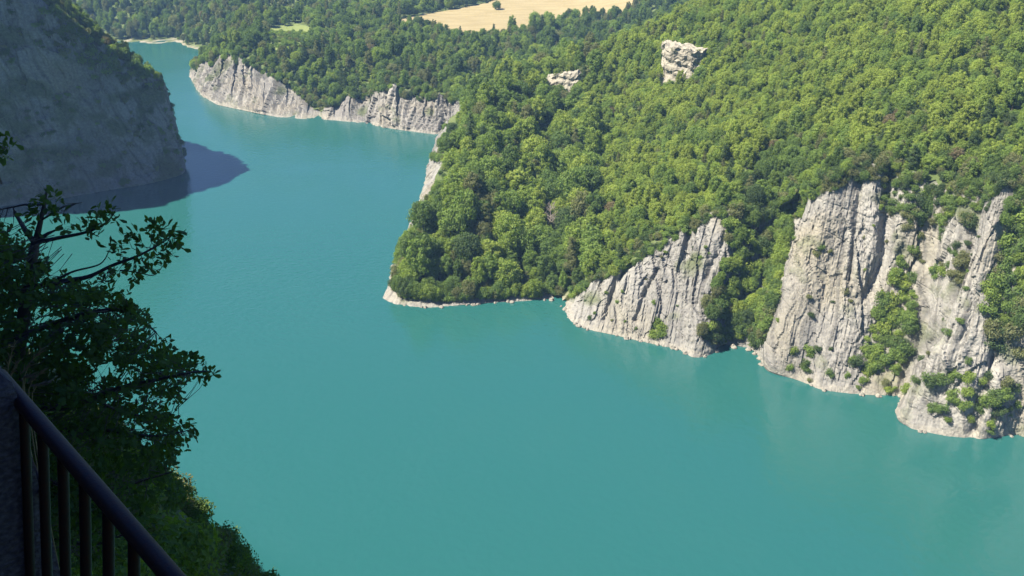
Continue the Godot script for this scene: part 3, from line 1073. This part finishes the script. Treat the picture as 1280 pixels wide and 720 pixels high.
# pale rocks that break through the woodland
func outcrop(f: Field, px: float, py: float, wide: float, tall: float, label: String, sd: int) -> void:
	var p := sight(f, px, py + tall * 0.5, 250.0, 640.0)
	var m := p.distance_to(EYE) / LENS
	var w := wide * m
	var h := tall * m * 1.05
	var v := PackedVector3Array()
	var c := PackedColorArray()
	var idx := PackedInt32Array()
	var nu := 72
	var nv := 34
	for j in nv + 1:
		for i in nu:
			var a := TAU * i / nu
			var t := float(j) / nv
			var y := h * (minf(t * 1.45, 1.0)) - 2.5 * (1.0 - minf(t * 1.45, 1.0))
			var shrink := 1.0 if t < 0.69 else sqrt(maxf(0.0, 1.0 - pow((t - 0.69) / 0.31, 2.0)))
			var d := Vector3(signf(cos(a)) * pow(absf(cos(a)), 0.7), 0, signf(sin(a)) * pow(absf(sin(a)), 0.75))
			var lean: float = 1.0 + 0.22 * nz.mid.get_noise_2d(a * 4.0 + sd, y * 0.5)
			var q := Vector3(d.x * w * 0.5, 0, d.z * w * 0.36) * shrink * lean
			var e: float = nz.cell.get_noise_3d(q.x * 0.9 + sd * 9.0, y * 0.9, q.z * 0.9) * 0.8 + nz.fbm.get_noise_3d(q.x * 1.2 + sd * 5.0, y * 1.2, q.z * 1.2) * 0.9 + nz.mid.get_noise_2d(y * 3.0 + q.x * 0.5, sd * 3.0) * 0.8
			q += d * e * shrink
			q.y = y + (nz.fbm.get_noise_2d(q.x * 0.9 + sd, q.z * 0.9) * 1.8 + nz.cell.get_noise_2d(q.x + sd * 4.0, q.z) * 1.1) * minf(t * 1.45, 1.0) + (0.28 * q.x if sd == 32 else -0.1 * q.x)
			v.append(q)
			var g: float = clampf(nz.fbm.get_noise_3d(q.x, q.y * 2.0, q.z + sd) + 0.5, 0, 1)
			c.append(Color(0.41, 0.388, 0.33).lerp(Color(0.32, 0.30, 0.25), g))
	for j in nv:
		for i in nu:
			var a := j * nu + i
			var b := j * nu + (i + 1) % nu
			idx.append_array([a, a + nu, b, b, a + nu, b + nu])
	var o := put("rock_outcrop", array_mesh(v, idx, c), M.rock)
	o.position = p
	o.rotation.y = -0.55
	tag(o, label, "rock")
	for k in 9:
		var b := p + Vector3(rng.randf_range(-0.6, 0.6) * w, 0, rng.randf_range(-0.35, 0.35) * w)
		b.y = maxf(f.at(b.x, b.z), p.y + (h * 0.82 if absf(b.x - p.x) < w * 0.4 and k % 3 else 0.0))
		plant("hill", b, "shrub", "olive", rng.randf_range(0.8, 1.5))

func scrub_on(g: Dictionary, zone: String, poly: PackedVector2Array, n: int, lo: float, hi: float, form := "shrub", bright := -0.15) -> void:
	var v: PackedVector3Array = g.v
	var tries := 0
	var done := 0
	while done < n and tries < n * 60:
		tries += 1
		var u := rng.randi_range(0, g.nu - 1)
		var j := rng.randi_range(2, g.nv) if zone != "rim" else rng.randi_range(int(g.nv) - int(g.nv) / 12, int(g.rows) - 2)
		var p := v[u * int(g.rows) + j]
		if p.y < 0.8 or not Geometry2D.is_point_in_polygon(pix(p), poly):
			continue
		done += 1
		var tone := tone_at(p, bright)
		plant(zone, p + Vector3(0, -0.35, 0), form, tone, rng.randf_range(lo, hi))

func on_rock(cl: Dictionary) -> void:
	var V := func(a: Array) -> PackedVector2Array:
		var r := PackedVector2Array()
		for k in range(0, a.size(), 2):
			r.append(Vector2(a[k], a[k + 1]))
		return r
	var gully: PackedVector2Array = V.call([905, 262, 990, 246, 985, 300, 968, 380, 950, 438, 905, 442, 876, 425, 882, 380, 912, 320])
	for g in [cl.crag, cl.wall]:
		scrub_on(g, "gully", gully, 70, 0.45, 0.75, "round", -0.2)
		scrub_on(g, "gully", gully, 50, 1.0, 2.0, "shrub", -0.1)
	scrub_on(cl.wall, "gully", V.call([1125, 325, 1147, 350, 1140, 420, 1120, 470, 1075, 472, 1062, 455, 1092, 400]), 85, 0.9, 1.8, "shrub", -0.05)
	scrub_on(cl.wall, "face", V.call([1090, 245, 1130, 235, 1215, 255, 1222, 300, 1200, 355, 1160, 350, 1120, 300]), 64, 0.7, 1.7, "shrub", -0.25)
	scrub_on(cl.wall, "gully", V.call([1245, 270, 1300, 235, 1300, 460, 1240, 440, 1228, 390]), 60, 1.2, 2.2, "shrub", -0.2)
	scrub_on(cl.wall, "gully", V.call([1250, 270, 1300, 235, 1300, 440, 1245, 420]), 14, 0.45, 0.7, "round", -0.2)
	scrub_on(cl.wall, "face", V.call([1160, 470, 1250, 470, 1280, 500, 1240, 545, 1165, 535]), 36, 0.7, 1.7, "shrub", -0.1)
	scrub_on(cl.wall, "face", V.call([975, 440, 1015, 440, 1015, 472, 975, 462]), 12, 0.8, 1.4, "shrub", -0.1)
	scrub_on(cl.wall, "face", V.call([1020, 460, 1145, 465, 1145, 492, 1030, 488]), 14, 0.6, 1.2, "shrub", -0.1)
	scrub_on(cl.wall, "face", V.call([960, 215, 1280, 215, 1280, 545, 960, 480]), 70, 0.4, 1.0, "shrub", -0.2)
	scrub_on(cl.crag, "face", V.call([815, 405, 838, 405, 838, 430, 815, 430]), 4, 0.9, 1.5, "shrub", 0.0)
	scrub_on(cl.crag, "face", V.call([700, 260, 930, 260, 930, 445, 700, 400]), 26, 0.35, 0.8, "shrub", -0.1)
	var all := V.call([-200, -50, 1500, -50, 1500, 700, -200, 700])
	scrub_on(cl.crag, "rim", all, 120, 0.5, 1.1, "shrub", -0.1)
	scrub_on(cl.wall, "rim", all, 260, 0.6, 1.4, "shrub", -0.2)
	scrub_on(cl.wall, "rim", all, 70, 0.3, 0.5, "round", -0.1)
	scrub_on(cl.nose, "rim", V.call([480, 300, 760, 300, 760, 400, 480, 400]), 110, 0.4, 0.8, "round", 0.0)
	scrub_on(cl.crag, "rim", V.call([700, 380, 760, 335, 850, 280, 910, 258, 910, 270, 850, 292, 765, 350, 715, 392]), 60, 0.7, 1.5, "shrub", -0.25)
	scrub_on(cl.wall, "rim", V.call([985, 250, 1050, 205, 1110, 195, 1290, 215, 1290, 240, 1110, 222, 1050, 225, 990, 262]), 60, 0.8, 1.6, "shrub", -0.3)
	scrub_on(cl.nose, "face", V.call([538, 205, 548, 186, 565, 160, 600, 130, 620, 150, 575, 207]), 70, 0.4, 0.7, "round", -0.1)
	scrub_on(cl.nose, "face", V.call([475, 290, 530, 290, 515, 372, 475, 372]), 14, 0.5, 1.0, "shrub", -0.1)
	scrub_on(cl.nose, "rim", V.call([470, 380, 500, 300, 530, 300, 520, 330, 500, 386]), 18, 0.6, 1.1, "shrub", -0.1)
	scrub_on(cl.nose, "rim", V.call([530, 170, 610, 120, 620, 150, 575, 240, 530, 300]), 60, 0.6, 1.2, "shrub", 0.0)
	scrub_on(cl.nose, "rim", V.call([500, 362, 720, 355, 720, 385, 500, 386]), 90, 0.7, 1.5, "shrub", 0.0)

func on_level(px: float, py: float, y: float) -> Vector3:
	var d := ray(px, py)
	return EYE + d * ((y - EYE.y) / d.y)

func smooth_path(a: Array, step: int) -> Array:
	var r := []
	for k in a.size() - 1:
		var p0: Vector3 = a[maxi(k - 1, 0)]
		var p3: Vector3 = a[mini(k + 2, a.size() - 1)]
		for i in step:
			r.append((a[k] as Vector3).cubic_interpolate(a[k + 1], p0, p3, float(i) / step))
	r.append(a[-1])
	return r

func tapered(path: Array, r0: float, r1: float) -> Array:
	var r := []
	for k in path.size():
		r.append(lerpf(r0, r1, float(k) / (path.size() - 1)))
	return r

func foreground() -> void:
	railing()
	oak()
	bank_scrub()
	dead_tree()

func railing() -> void:
	var iron := matte(lin(0.020, 0.0135, 0.0125), 0.55)
	iron.metallic_specular = 0.35
	iron.uv1_triplanar = true
	iron.uv1_scale = Vector3(9, 9, 9)
	iron.albedo_texture = noise_texture(21, 0.03, 4, false, 4.0, ramp(Color(1.0, 0.62, 0.42), Color(0.62, 0.62, 0.66)), 256)
	iron.normal_enabled = true
	iron.normal_texture = noise_texture(22, 0.08, 3, true, 3.0, null, 256)
	iron.normal_scale = 0.25
	var stone := matte(lin(0.13, 0.125, 0.125), 0.95)
	stone.uv1_triplanar = true
	stone.uv1_scale = Vector3(3, 3, 3)
	stone.albedo_texture = noise_texture(23, 0.05, 5, false, 4.0, ramp(Color(0.45, 0.45, 0.48), Color(1, 1, 1)), 512)
	stone.normal_enabled = true
	stone.normal_texture = noise_texture(24, 0.05, 5, true, 8.0, null, 512)
	var top := 149.1
	var a := on_level(8, 480, top)
	var b := on_level(216, 722, top)
	var u := (b - a).normalized()
	var side := Vector3(-u.z, 0, u.x)
	if side.x > 0:
		side = -side
	var far := b + u * 2.4
	var r := base("railing", Vector3((a.x + far.x) * 0.5, 148.1, (a.z + far.z) * 0.5))
	tag(r, "dark painted iron railing with a round handrail running off a stone post", "railing")
	var o := r.position
	var s := Soup.new()
	s.tube([a - o - u * 0.04, a - o, b - o, far - o], [0.0142, 0.0142, 0.0142, 0.0142], 20)
	var worn: StandardMaterial3D = iron.duplicate()
	worn.albedo_color = lin(0.050, 0.040, 0.040)
	put("handrail", s.mesh(), worn, r)
	s = Soup.new()
	s.tube([a - o + Vector3(0, -0.9, 0) + side * 0.145, far - o + Vector3(0, -0.9, 0) + side * 0.145], [0.011, 0.011], 12)
	put("bottom_rail", s.mesh(), iron, r)
	var first := on_level(30, 509, top)
	var bar := Soup.new()
	bar.tube([Vector3(0, -0.99, 0) + side * 0.16, Vector3(0, 0, 0)], [0.0088, 0.0088], 12)
	var bm := bar.mesh()
	var t := 0.0
	while (first + u * t - a).dot(u) < (far - a).length() - 0.05:
		var m := put("baluster", bm, iron, r)
		m.position = first + u * t - o
		t += 0.094
	s = Soup.new()
	var arc := []
	var c0 := a + u * 0.012
	var reach := (first - c0).dot(u)
	for k in 9:
		var w := PI * 0.5 * k / 8.0
		arc.append(c0 + u * (reach * (1.0 - cos(w))) + Vector3(0, -0.10 - 0.085 * sin(w), 0) - o)
	arc.push_front(c0 + Vector3(0, -0.005, 0) - o)
	var rr := []
	for k in arc.size():
		rr.append(0.008)
	s.tube(arc, rr, 10)
	put("end_scroll", s.mesh(), iron, r)
	# the stone post that the handrail ends in
	var cor := on_level(24, 474, 149.15)
	var pv := PackedVector3Array()
	var pi := PackedInt32Array()
	var wide := 0.42
	var mid := cor + side * wide * 0.5 - u * wide * 0.5
	mid.y = 148.14
	var rings := [[0.0, 1.0], [0.04, 1.02], [0.07, 1.0], [0.5, 1.0], [0.985, 1.0], [1.0, 0.985], [1.055, 0.80], [1.075, 0.5], [1.08, 0.1]]
	var N := 10
	for q in rings:
		for e in 4:
			for k in N:
				var w := -1.0 + 2.0 * k / N
				var f: Vector2 = [Vector2(w, -1), Vector2(1, w), Vector2(-w, 1), Vector2(-1, -w)][e]
				var cut := 1.0 - 0.035 * pow(absf(w), 8.0)
				var p: Vector3 = (u * f.x + side * f.y) * wide * 0.5 * float(q[1]) * cut + Vector3(0, q[0], 0)
				p += Vector3(nz.fbm.get_noise_3dv(p * 30.0), nz.fbm.get_noise_3dv(p * 30.0 + Vector3(9, 3, 1)), nz.fbm.get_noise_3dv(p * 30.0 + Vector3(2, 7, 5))) * 0.012
				pv.append(p)
	var ring := N * 4
	for j in rings.size() - 1:
		for k in ring:
			var x := j * ring + k
			var y := j * ring + (k + 1) % ring
			pi.append_array([x, x + ring, y, y, x + ring, y + ring])
	var post := put("stone_post", array_mesh(pv, pi), stone)
	post.position = mid
	tag(post, "rough grey stone post with a sloped top at the end of the railing", "post")
	var slab := BoxMesh.new()
	slab.size = Vector3(9, 0.6, 4.4)
	var ter := put("terrace", slab, stone)
	ter.position = a + u * 2.0 + side * 2.1
	ter.position.y = 147.8
	ter.rotation.y = atan2(-u.z, u.x)
	tag(ter, "stone viewing terrace behind the iron railing", "terrace", "", "structure")
	# dry grass standing behind the post
	var straw := matte(lin(0.20, 0.16, 0.075), 0.95)
	var g := base("dry_grass", on_level(22, 560, 148.3) - u * 0.5)
	tag(g, "tuft of tall dry grass stalks with feathery heads behind the stone post", "grass")
	for d in [[10, 500, 17, 432, 3.0], [28, 505, 52, 436, 2.7], [32, 510, 36, 470, 2.6], [36, 515, 52, 465, 2.8], [14, 505, 22, 452, 2.9], [40, 520, 60, 478, 2.6]]:
		var tip := at_z(d[2], d[3], d[4])
		var root := Vector3(tip.x - 0.08, tip.y - 0.9, tip.z + 0.05)
		s = Soup.new()
		var path := smooth_path([root - g.position, at_z(d[0], d[1], d[4]) - g.position, tip - g.position], 4)
		s.tube(path, tapered(path, 0.0028, 0.0012), 5)
		var q: Vector3 = path[-1]
		var back: Vector3 = (path[-3] - q)
		for k in 26:
			var w := rng.randf()
			var p := q + back * w * 1.8
			s.tube([p, p - back.normalized() * 0.02 + Vector3(rng.randfn(), rng.randfn() * 0.5, rng.randfn()) * 0.008], [0.0022, 0.0008], 4)
		put("stalk", s.mesh(), straw, g)

func oak() -> void:
	var bank: Field = M.bank_field
	var foot := at_z(-6, 700, 8.6)
	foot.y = bank.at(foot.x, foot.z) - 0.3
	var t := base("oak_tree", foot)
	tag(t, "dark oak in deep shade reaching over the water beside the railing, with a dead leader", "tree")
	var P := func(a: Array) -> Array:
		var r := []
		for k in a:
			r.append(at_z(k[0], k[1], k[2]) - foot)
		return r
	var s := Soup.new()
	var stem: Array = smooth_path([Vector3.ZERO] + P.call([[-6, 700, 8.6], [6, 580, 8.8], [22, 450, 9.0], [36, 350, 9.0], [44, 305, 9.0]]), 4)
	s.tube(stem, tapered(stem, 0.11, 0.042), 9)
	put("trunk", s.mesh(), M.oak_bark, t)
	var nodes := []
	var limb := func(called: String, a: Array, r0: float, r1: float) -> void:
		var path: Array = smooth_path(P.call(a), 8)
		var q := Soup.new()
		q.tube(path, tapered(path, r0, r1), 6)
		put(called, q.mesh(), M.oak_bark, t)
		nodes.append_array(path)
	for k in stem.size():
		if k > 4:
			nodes.append(stem[k])
	var dead := Soup.new()
	var dp: Array = P.call([[44, 305, 9.0], [50, 280, 9.0], [55, 258, 9.0], [59, 235, 9.0]])
	dead.tube(dp, [0.034, 0.026, 0.018, 0.008], 7)
	dp = P.call([[44, 305, 9.0], [30, 285, 9.05], [20, 268, 9.1], [17, 262, 9.1]])
	dead.tube(dp, [0.03, 0.026, 0.018, 0.008], 6)
	dp = P.call([[52, 275, 9.0], [80, 258, 8.9], [103, 253, 8.85]])
	dead.tube(dp, [0.012, 0.008, 0.003], 5)
	dp = P.call([[56, 256, 9.0], [30, 256, 9.0], [0, 262, 9.0], [-20, 265, 9.0]])
	dead.tube(dp, [0.012, 0.01, 0.008, 0.006], 5)
	dp = P.call([[48, 300, 9.0], [60, 292, 9.0], [73, 286, 9.0]])
	dead.tube(dp, [0.03, 0.018, 0.006], 6)
	put("dead_leader", dead.mesh(), M.oak_bark, t)
	for a in [[[44, 305, 9.0], [50, 280, 9.0], [55, 258, 9.0], [59, 235, 9.0]], [[52, 275, 9.0], [80, 258, 8.9], [103, 253, 8.85]], [[48, 300, 9.0], [60, 292, 9.0], [73, 286, 9.0]], [[56, 256, 9.0], [30, 256, 9.0], [0, 262, 9.0]]]:
		nodes.append_array(smooth_path(P.call(a), 5))
	limb.call("branch", [[46, 303, 9.0], [75, 297, 8.9], [105, 291, 8.8], [128, 282, 8.7], [142, 268, 8.7]], 0.024, 0.005)
	limb.call("branch", [[36, 360, 9.0], [75, 352, 8.9], [110, 346, 8.8], [140, 332, 8.7], [172, 320, 8.6], [200, 305, 8.6], [218, 292, 8.6]], 0.030, 0.005)
	limb.call("branch", [[60, 355, 8.9], [90, 340, 8.9], [125, 330, 8.9], [137, 312, 8.9]], 0.014, 0.004)
	limb.call("branch", [[150, 338, 8.7], [170, 340, 8.7], [192, 344, 8.7], [204, 332, 8.7]], 0.008, 0.003)
	limb.call("branch", [[28, 420, 9.0], [80, 400, 8.8], [130, 388, 8.6], [165, 392, 8.5], [195, 415, 8.4]], 0.034, 0.007)
	limb.call("branch", [[16, 500, 8.9], [70, 510, 8.7], [110, 500, 8.5], [150, 485, 8.4], [195, 475, 8.3], [235, 466, 8.2], [258, 464, 8.2]], 0.042, 0.006)
	limb.call("branch", [[60, 540, 8.8], [105, 536, 8.6], [150, 540, 8.5], [195, 545, 8.4], [236, 538, 8.4]], 0.026, 0.005)
	limb.call("branch", [[120, 498, 8.5], [150, 515, 8.5], [185, 520, 8.5], [212, 522, 8.5]], 0.014, 0.004)
	limb.call("branch", [[10, 560, 8.8], [60, 600, 8.5], [120, 618, 8.3], [180, 600, 8.2], [215, 590, 8.2]], 0.034, 0.006)
	limb.call("branch", [[5, 640, 8.7], [60, 670, 8.3], [120, 680, 8.1], [170, 660, 8.0]], 0.03, 0.006)
	limb.call("branch", [[10, 470, 8.9], [-30, 440, 8.6], [-70, 430, 8.4]], 0.03, 0.008)
	limb.call("branch", [[2, 230, 9.0], [-4, 205, 9.0], [4, 184, 9.0]], 0.008, 0.004)
	# sprays of leaves: those that stand out against the water, then the body of the crown
	var at := []
	for k in [[122, 272], [128, 264], [136, 260], [141, 268], [132, 276], [108, 284], [115, 280], [118, 290], [84, 283], [72, 262], [68, 268], [40, 268], [52, 262], [48, 246], [66, 248], [38, 286],
			[197, 283], [190, 286], [217, 288], [213, 300], [222, 294], [220, 305], [205, 296], [160, 298], [170, 296], [176, 303], [152, 311], [140, 313], [191, 301], [204, 304], [188, 320], [200, 322], [211, 322], [180, 326], [170, 334], [187, 334], [160, 332], [150, 345], [165, 347], [140, 342], [176, 346],
			[128, 352], [140, 366], [155, 370], [110, 360], [120, 372], [255, 464], [248, 458], [262, 466], [240, 462], [232, 470], [250, 474], [238, 450], [228, 446], [214, 440], [206, 428], [240, 535], [232, 528], [236, 545], [224, 540], [214, 522], [206, 515], [216, 552], [225, 560], [4, 184], [-2, 176], [8, 178], [2, 192]]:
		at.append(at_z(k[0], k[1], rng.randf_range(8.4, 8.9)) - foot)
	var body := PackedVector2Array([Vector2(-60, 285), Vector2(10, 285), Vector2(50, 318), Vector2(95, 356), Vector2(150, 376), Vector2(180, 395), Vector2(205, 432), Vector2(236, 466), Vector2(225, 490), Vector2(205, 515), Vector2(222, 545), Vector2(216, 575), Vector2(204, 615), Vector2(185, 640), Vector2(150, 700), Vector2(-60, 735)])
	var gaps := [[155, 470, 22, 9], [180, 500, 24, 8], [120, 480, 12, 6], [130, 560, 10, 6], [60, 390, 8, 5], [95, 440, 9, 5], [185, 535, 14, 5]]
	while at.size() < 1900:
		var q := Vector2(rng.randf_range(-60, 240), rng.randf_range(285, 730))
		if not Geometry2D.is_point_in_polygon(q, body):
			continue
		var open := false
		for g in gaps:
			if pow((q.x - g[0]) / g[2], 2) + pow((q.y - g[1]) / g[3], 2) < 1.0:
				open = true
		if open and rng.randf() < 0.9:
			continue
		at.append(at_z(q.x, q.y, rng.randf_range(7.7, 10.2)) - foot)
	var twigs := Soup.new()
	var v := PackedVector3Array()
	var c := PackedColorArray()
	var idx := PackedInt32Array()
	for p: Vector3 in at:
		var best: Vector3 = nodes[0]
		for n: Vector3 in nodes:
			if n.distance_squared_to(p) < best.distance_squared_to(p):
				best = n
		var way := (p - best)
		if way.length() > 0.01:
			best = p - way.limit_length(0.42)
			twigs.tube([best, best.lerp(p, 0.55) + Vector3(rng.randf_range(-0.03, 0.03), -0.03, rng.randf_range(-0.03, 0.03)), p], [0.0045, 0.003, 0.0015], 4)
		var lead := (way.normalized() + Vector3(0, 0.5, 0)).normalized()
		var tone := rng.randf_range(0.8, 1.2)
		for k in rng.randi_range(10, 15):
			var d := (lead * 0.7 + Vector3(rng.randfn(), rng.randfn(), rng.randfn()) * 0.75).normalized()
			var root := p + Vector3(rng.randf_range(-1, 1), rng.randf_range(-1, 1), rng.randf_range(-1, 1)) * 0.055
			var ln := rng.randf_range(0.06, 0.10)
			var sd := d.cross(Vector3(rng.randfn(), 1.2, rng.randfn())).normalized()
			var up := sd.cross(d)
			var w := v.size()
			for q in [[0.0, 0.0], [0.42, 0.17], [0.42, -0.17], [0.75, 0.24], [0.75, -0.24], [1.0, 0.0]]:
				v.append(root + d * ln * float(q[0]) + sd * ln * float(q[1]) - up * ln * 0.18 * float(q[0]) * float(q[0]))
				c.append(Color(tone, tone, tone))
			idx.append_array([w, w + 1, w + 2, w + 1, w + 3, w + 2, w + 2, w + 3, w + 4, w + 3, w + 5, w + 4])
	put("twigs", twigs.mesh(), M.oak_bark, t)
	put("crown", array_mesh(v, idx, c), M.oak_leaf, t)

func bank_scrub() -> void:
	var bank: Field = M.bank_field
	var forms := []
	for k in 3:
		forms.append(tree_kind(900 + k, "bank"))
	var n := 0
	var z := -14.0
	while z > -175.0:
		var gap := 1.9 + 0.013 * -z
		var x := -95.0
		while x < 2.0:
			var p := Vector3(x + rng.randf_range(-0.5, 0.5) * gap, 0, z + rng.randf_range(-0.5, 0.5) * gap)
			x += gap
			p.y = bank.at(p.x, p.z)
			if p.y < 1.5:
				continue
			var q := pix(p + Vector3(0, 1.5, 0))
			if q.x < -30 or q.x > 350 or q.y > 745 or q.y < 520:
				continue
			var bulge := 1.7 * LENS / p.distance_to(EYE)
			if q.x + bulge > 222 + (q.y - 600) * 1.0:
				continue
			# only where the slope still faces the viewpoint
			if p.distance_to(EYE) < 14 or n >= 300:
				continue
			var o := base("bank_shrub", p - Vector3(0, 0.25, 0), rng.randf() * TAU)
			o.scale = Vector3.ONE * rng.randf_range(1.0, 1.75)
			var tone: String = ["olive", "mid green", "deep green", "fresh green", "olive"][rng.randi_range(0, 4)]
			var where: String = "near the oak" if -p.z < 30 else "halfway down" if p.y > 70 else "low down towards the water"
			var bulk: String = "large" if o.scale.x > 1.5 else "small" if o.scale.x < 1.2 else "middling"
			tag(o, "%s %s leafy shrub %s on the steep near bank" % [bulk, tone, where], "shrub", "%s %s shrubs %s on the bank" % [bulk, tone, where])
			var f: Dictionary = forms[rng.randi_range(0, 2)]
			put("stems", f.trunk, M.bark, o)
			put("foliage", f.crown, M["tone " + tone], o)
			n += 1
		z -= gap
	print("bank ", n)

func dead_tree() -> void:
	var hill: Field = M.hill_field
	var p := sight(hill, 688, 292, 250.0, 640.0)
	var o := base("dead_tree", p)
	tag(o, "bare grey dead tree among the green trees of the peninsula", "tree")
	var s := Soup.new()
	s.tube([Vector3(0, -0.5, 0), Vector3(0.2, 4, 0), Vector3(-0.1, 8, 0.1), Vector3(0.1, 11.5, 0)], [0.3, 0.24, 0.14, 0.03], 7)
	put("trunk", s.mesh(), M.snag, o)
	s = Soup.new()
	for k in 34:
		var y := rng.randf_range(3.5, 11.0)
		var a := rng.randf() * TAU
		var ln := (12.5 - y) * 0.38 + 0.5
		var d := Vector3(cos(a), rng.randf_range(0.2, 0.9), sin(a))
		var m := Vector3(0, y, 0) + d * ln * 0.5
		var e := m + (d + Vector3(0, 0.35, 0)) * ln * 0.55
		s.tube([Vector3(0, y, 0), m, e], [0.09, 0.06, 0.02], 4)
		for j in 4:
			var q := m.lerp(e, rng.randf())
			s.tube([q, q + Vector3(rng.randfn(), rng.randfn() + 0.4, rng.randfn()) * 0.7], [0.035, 0.012], 3)
	put("branches", s.mesh(), M.snag, o)
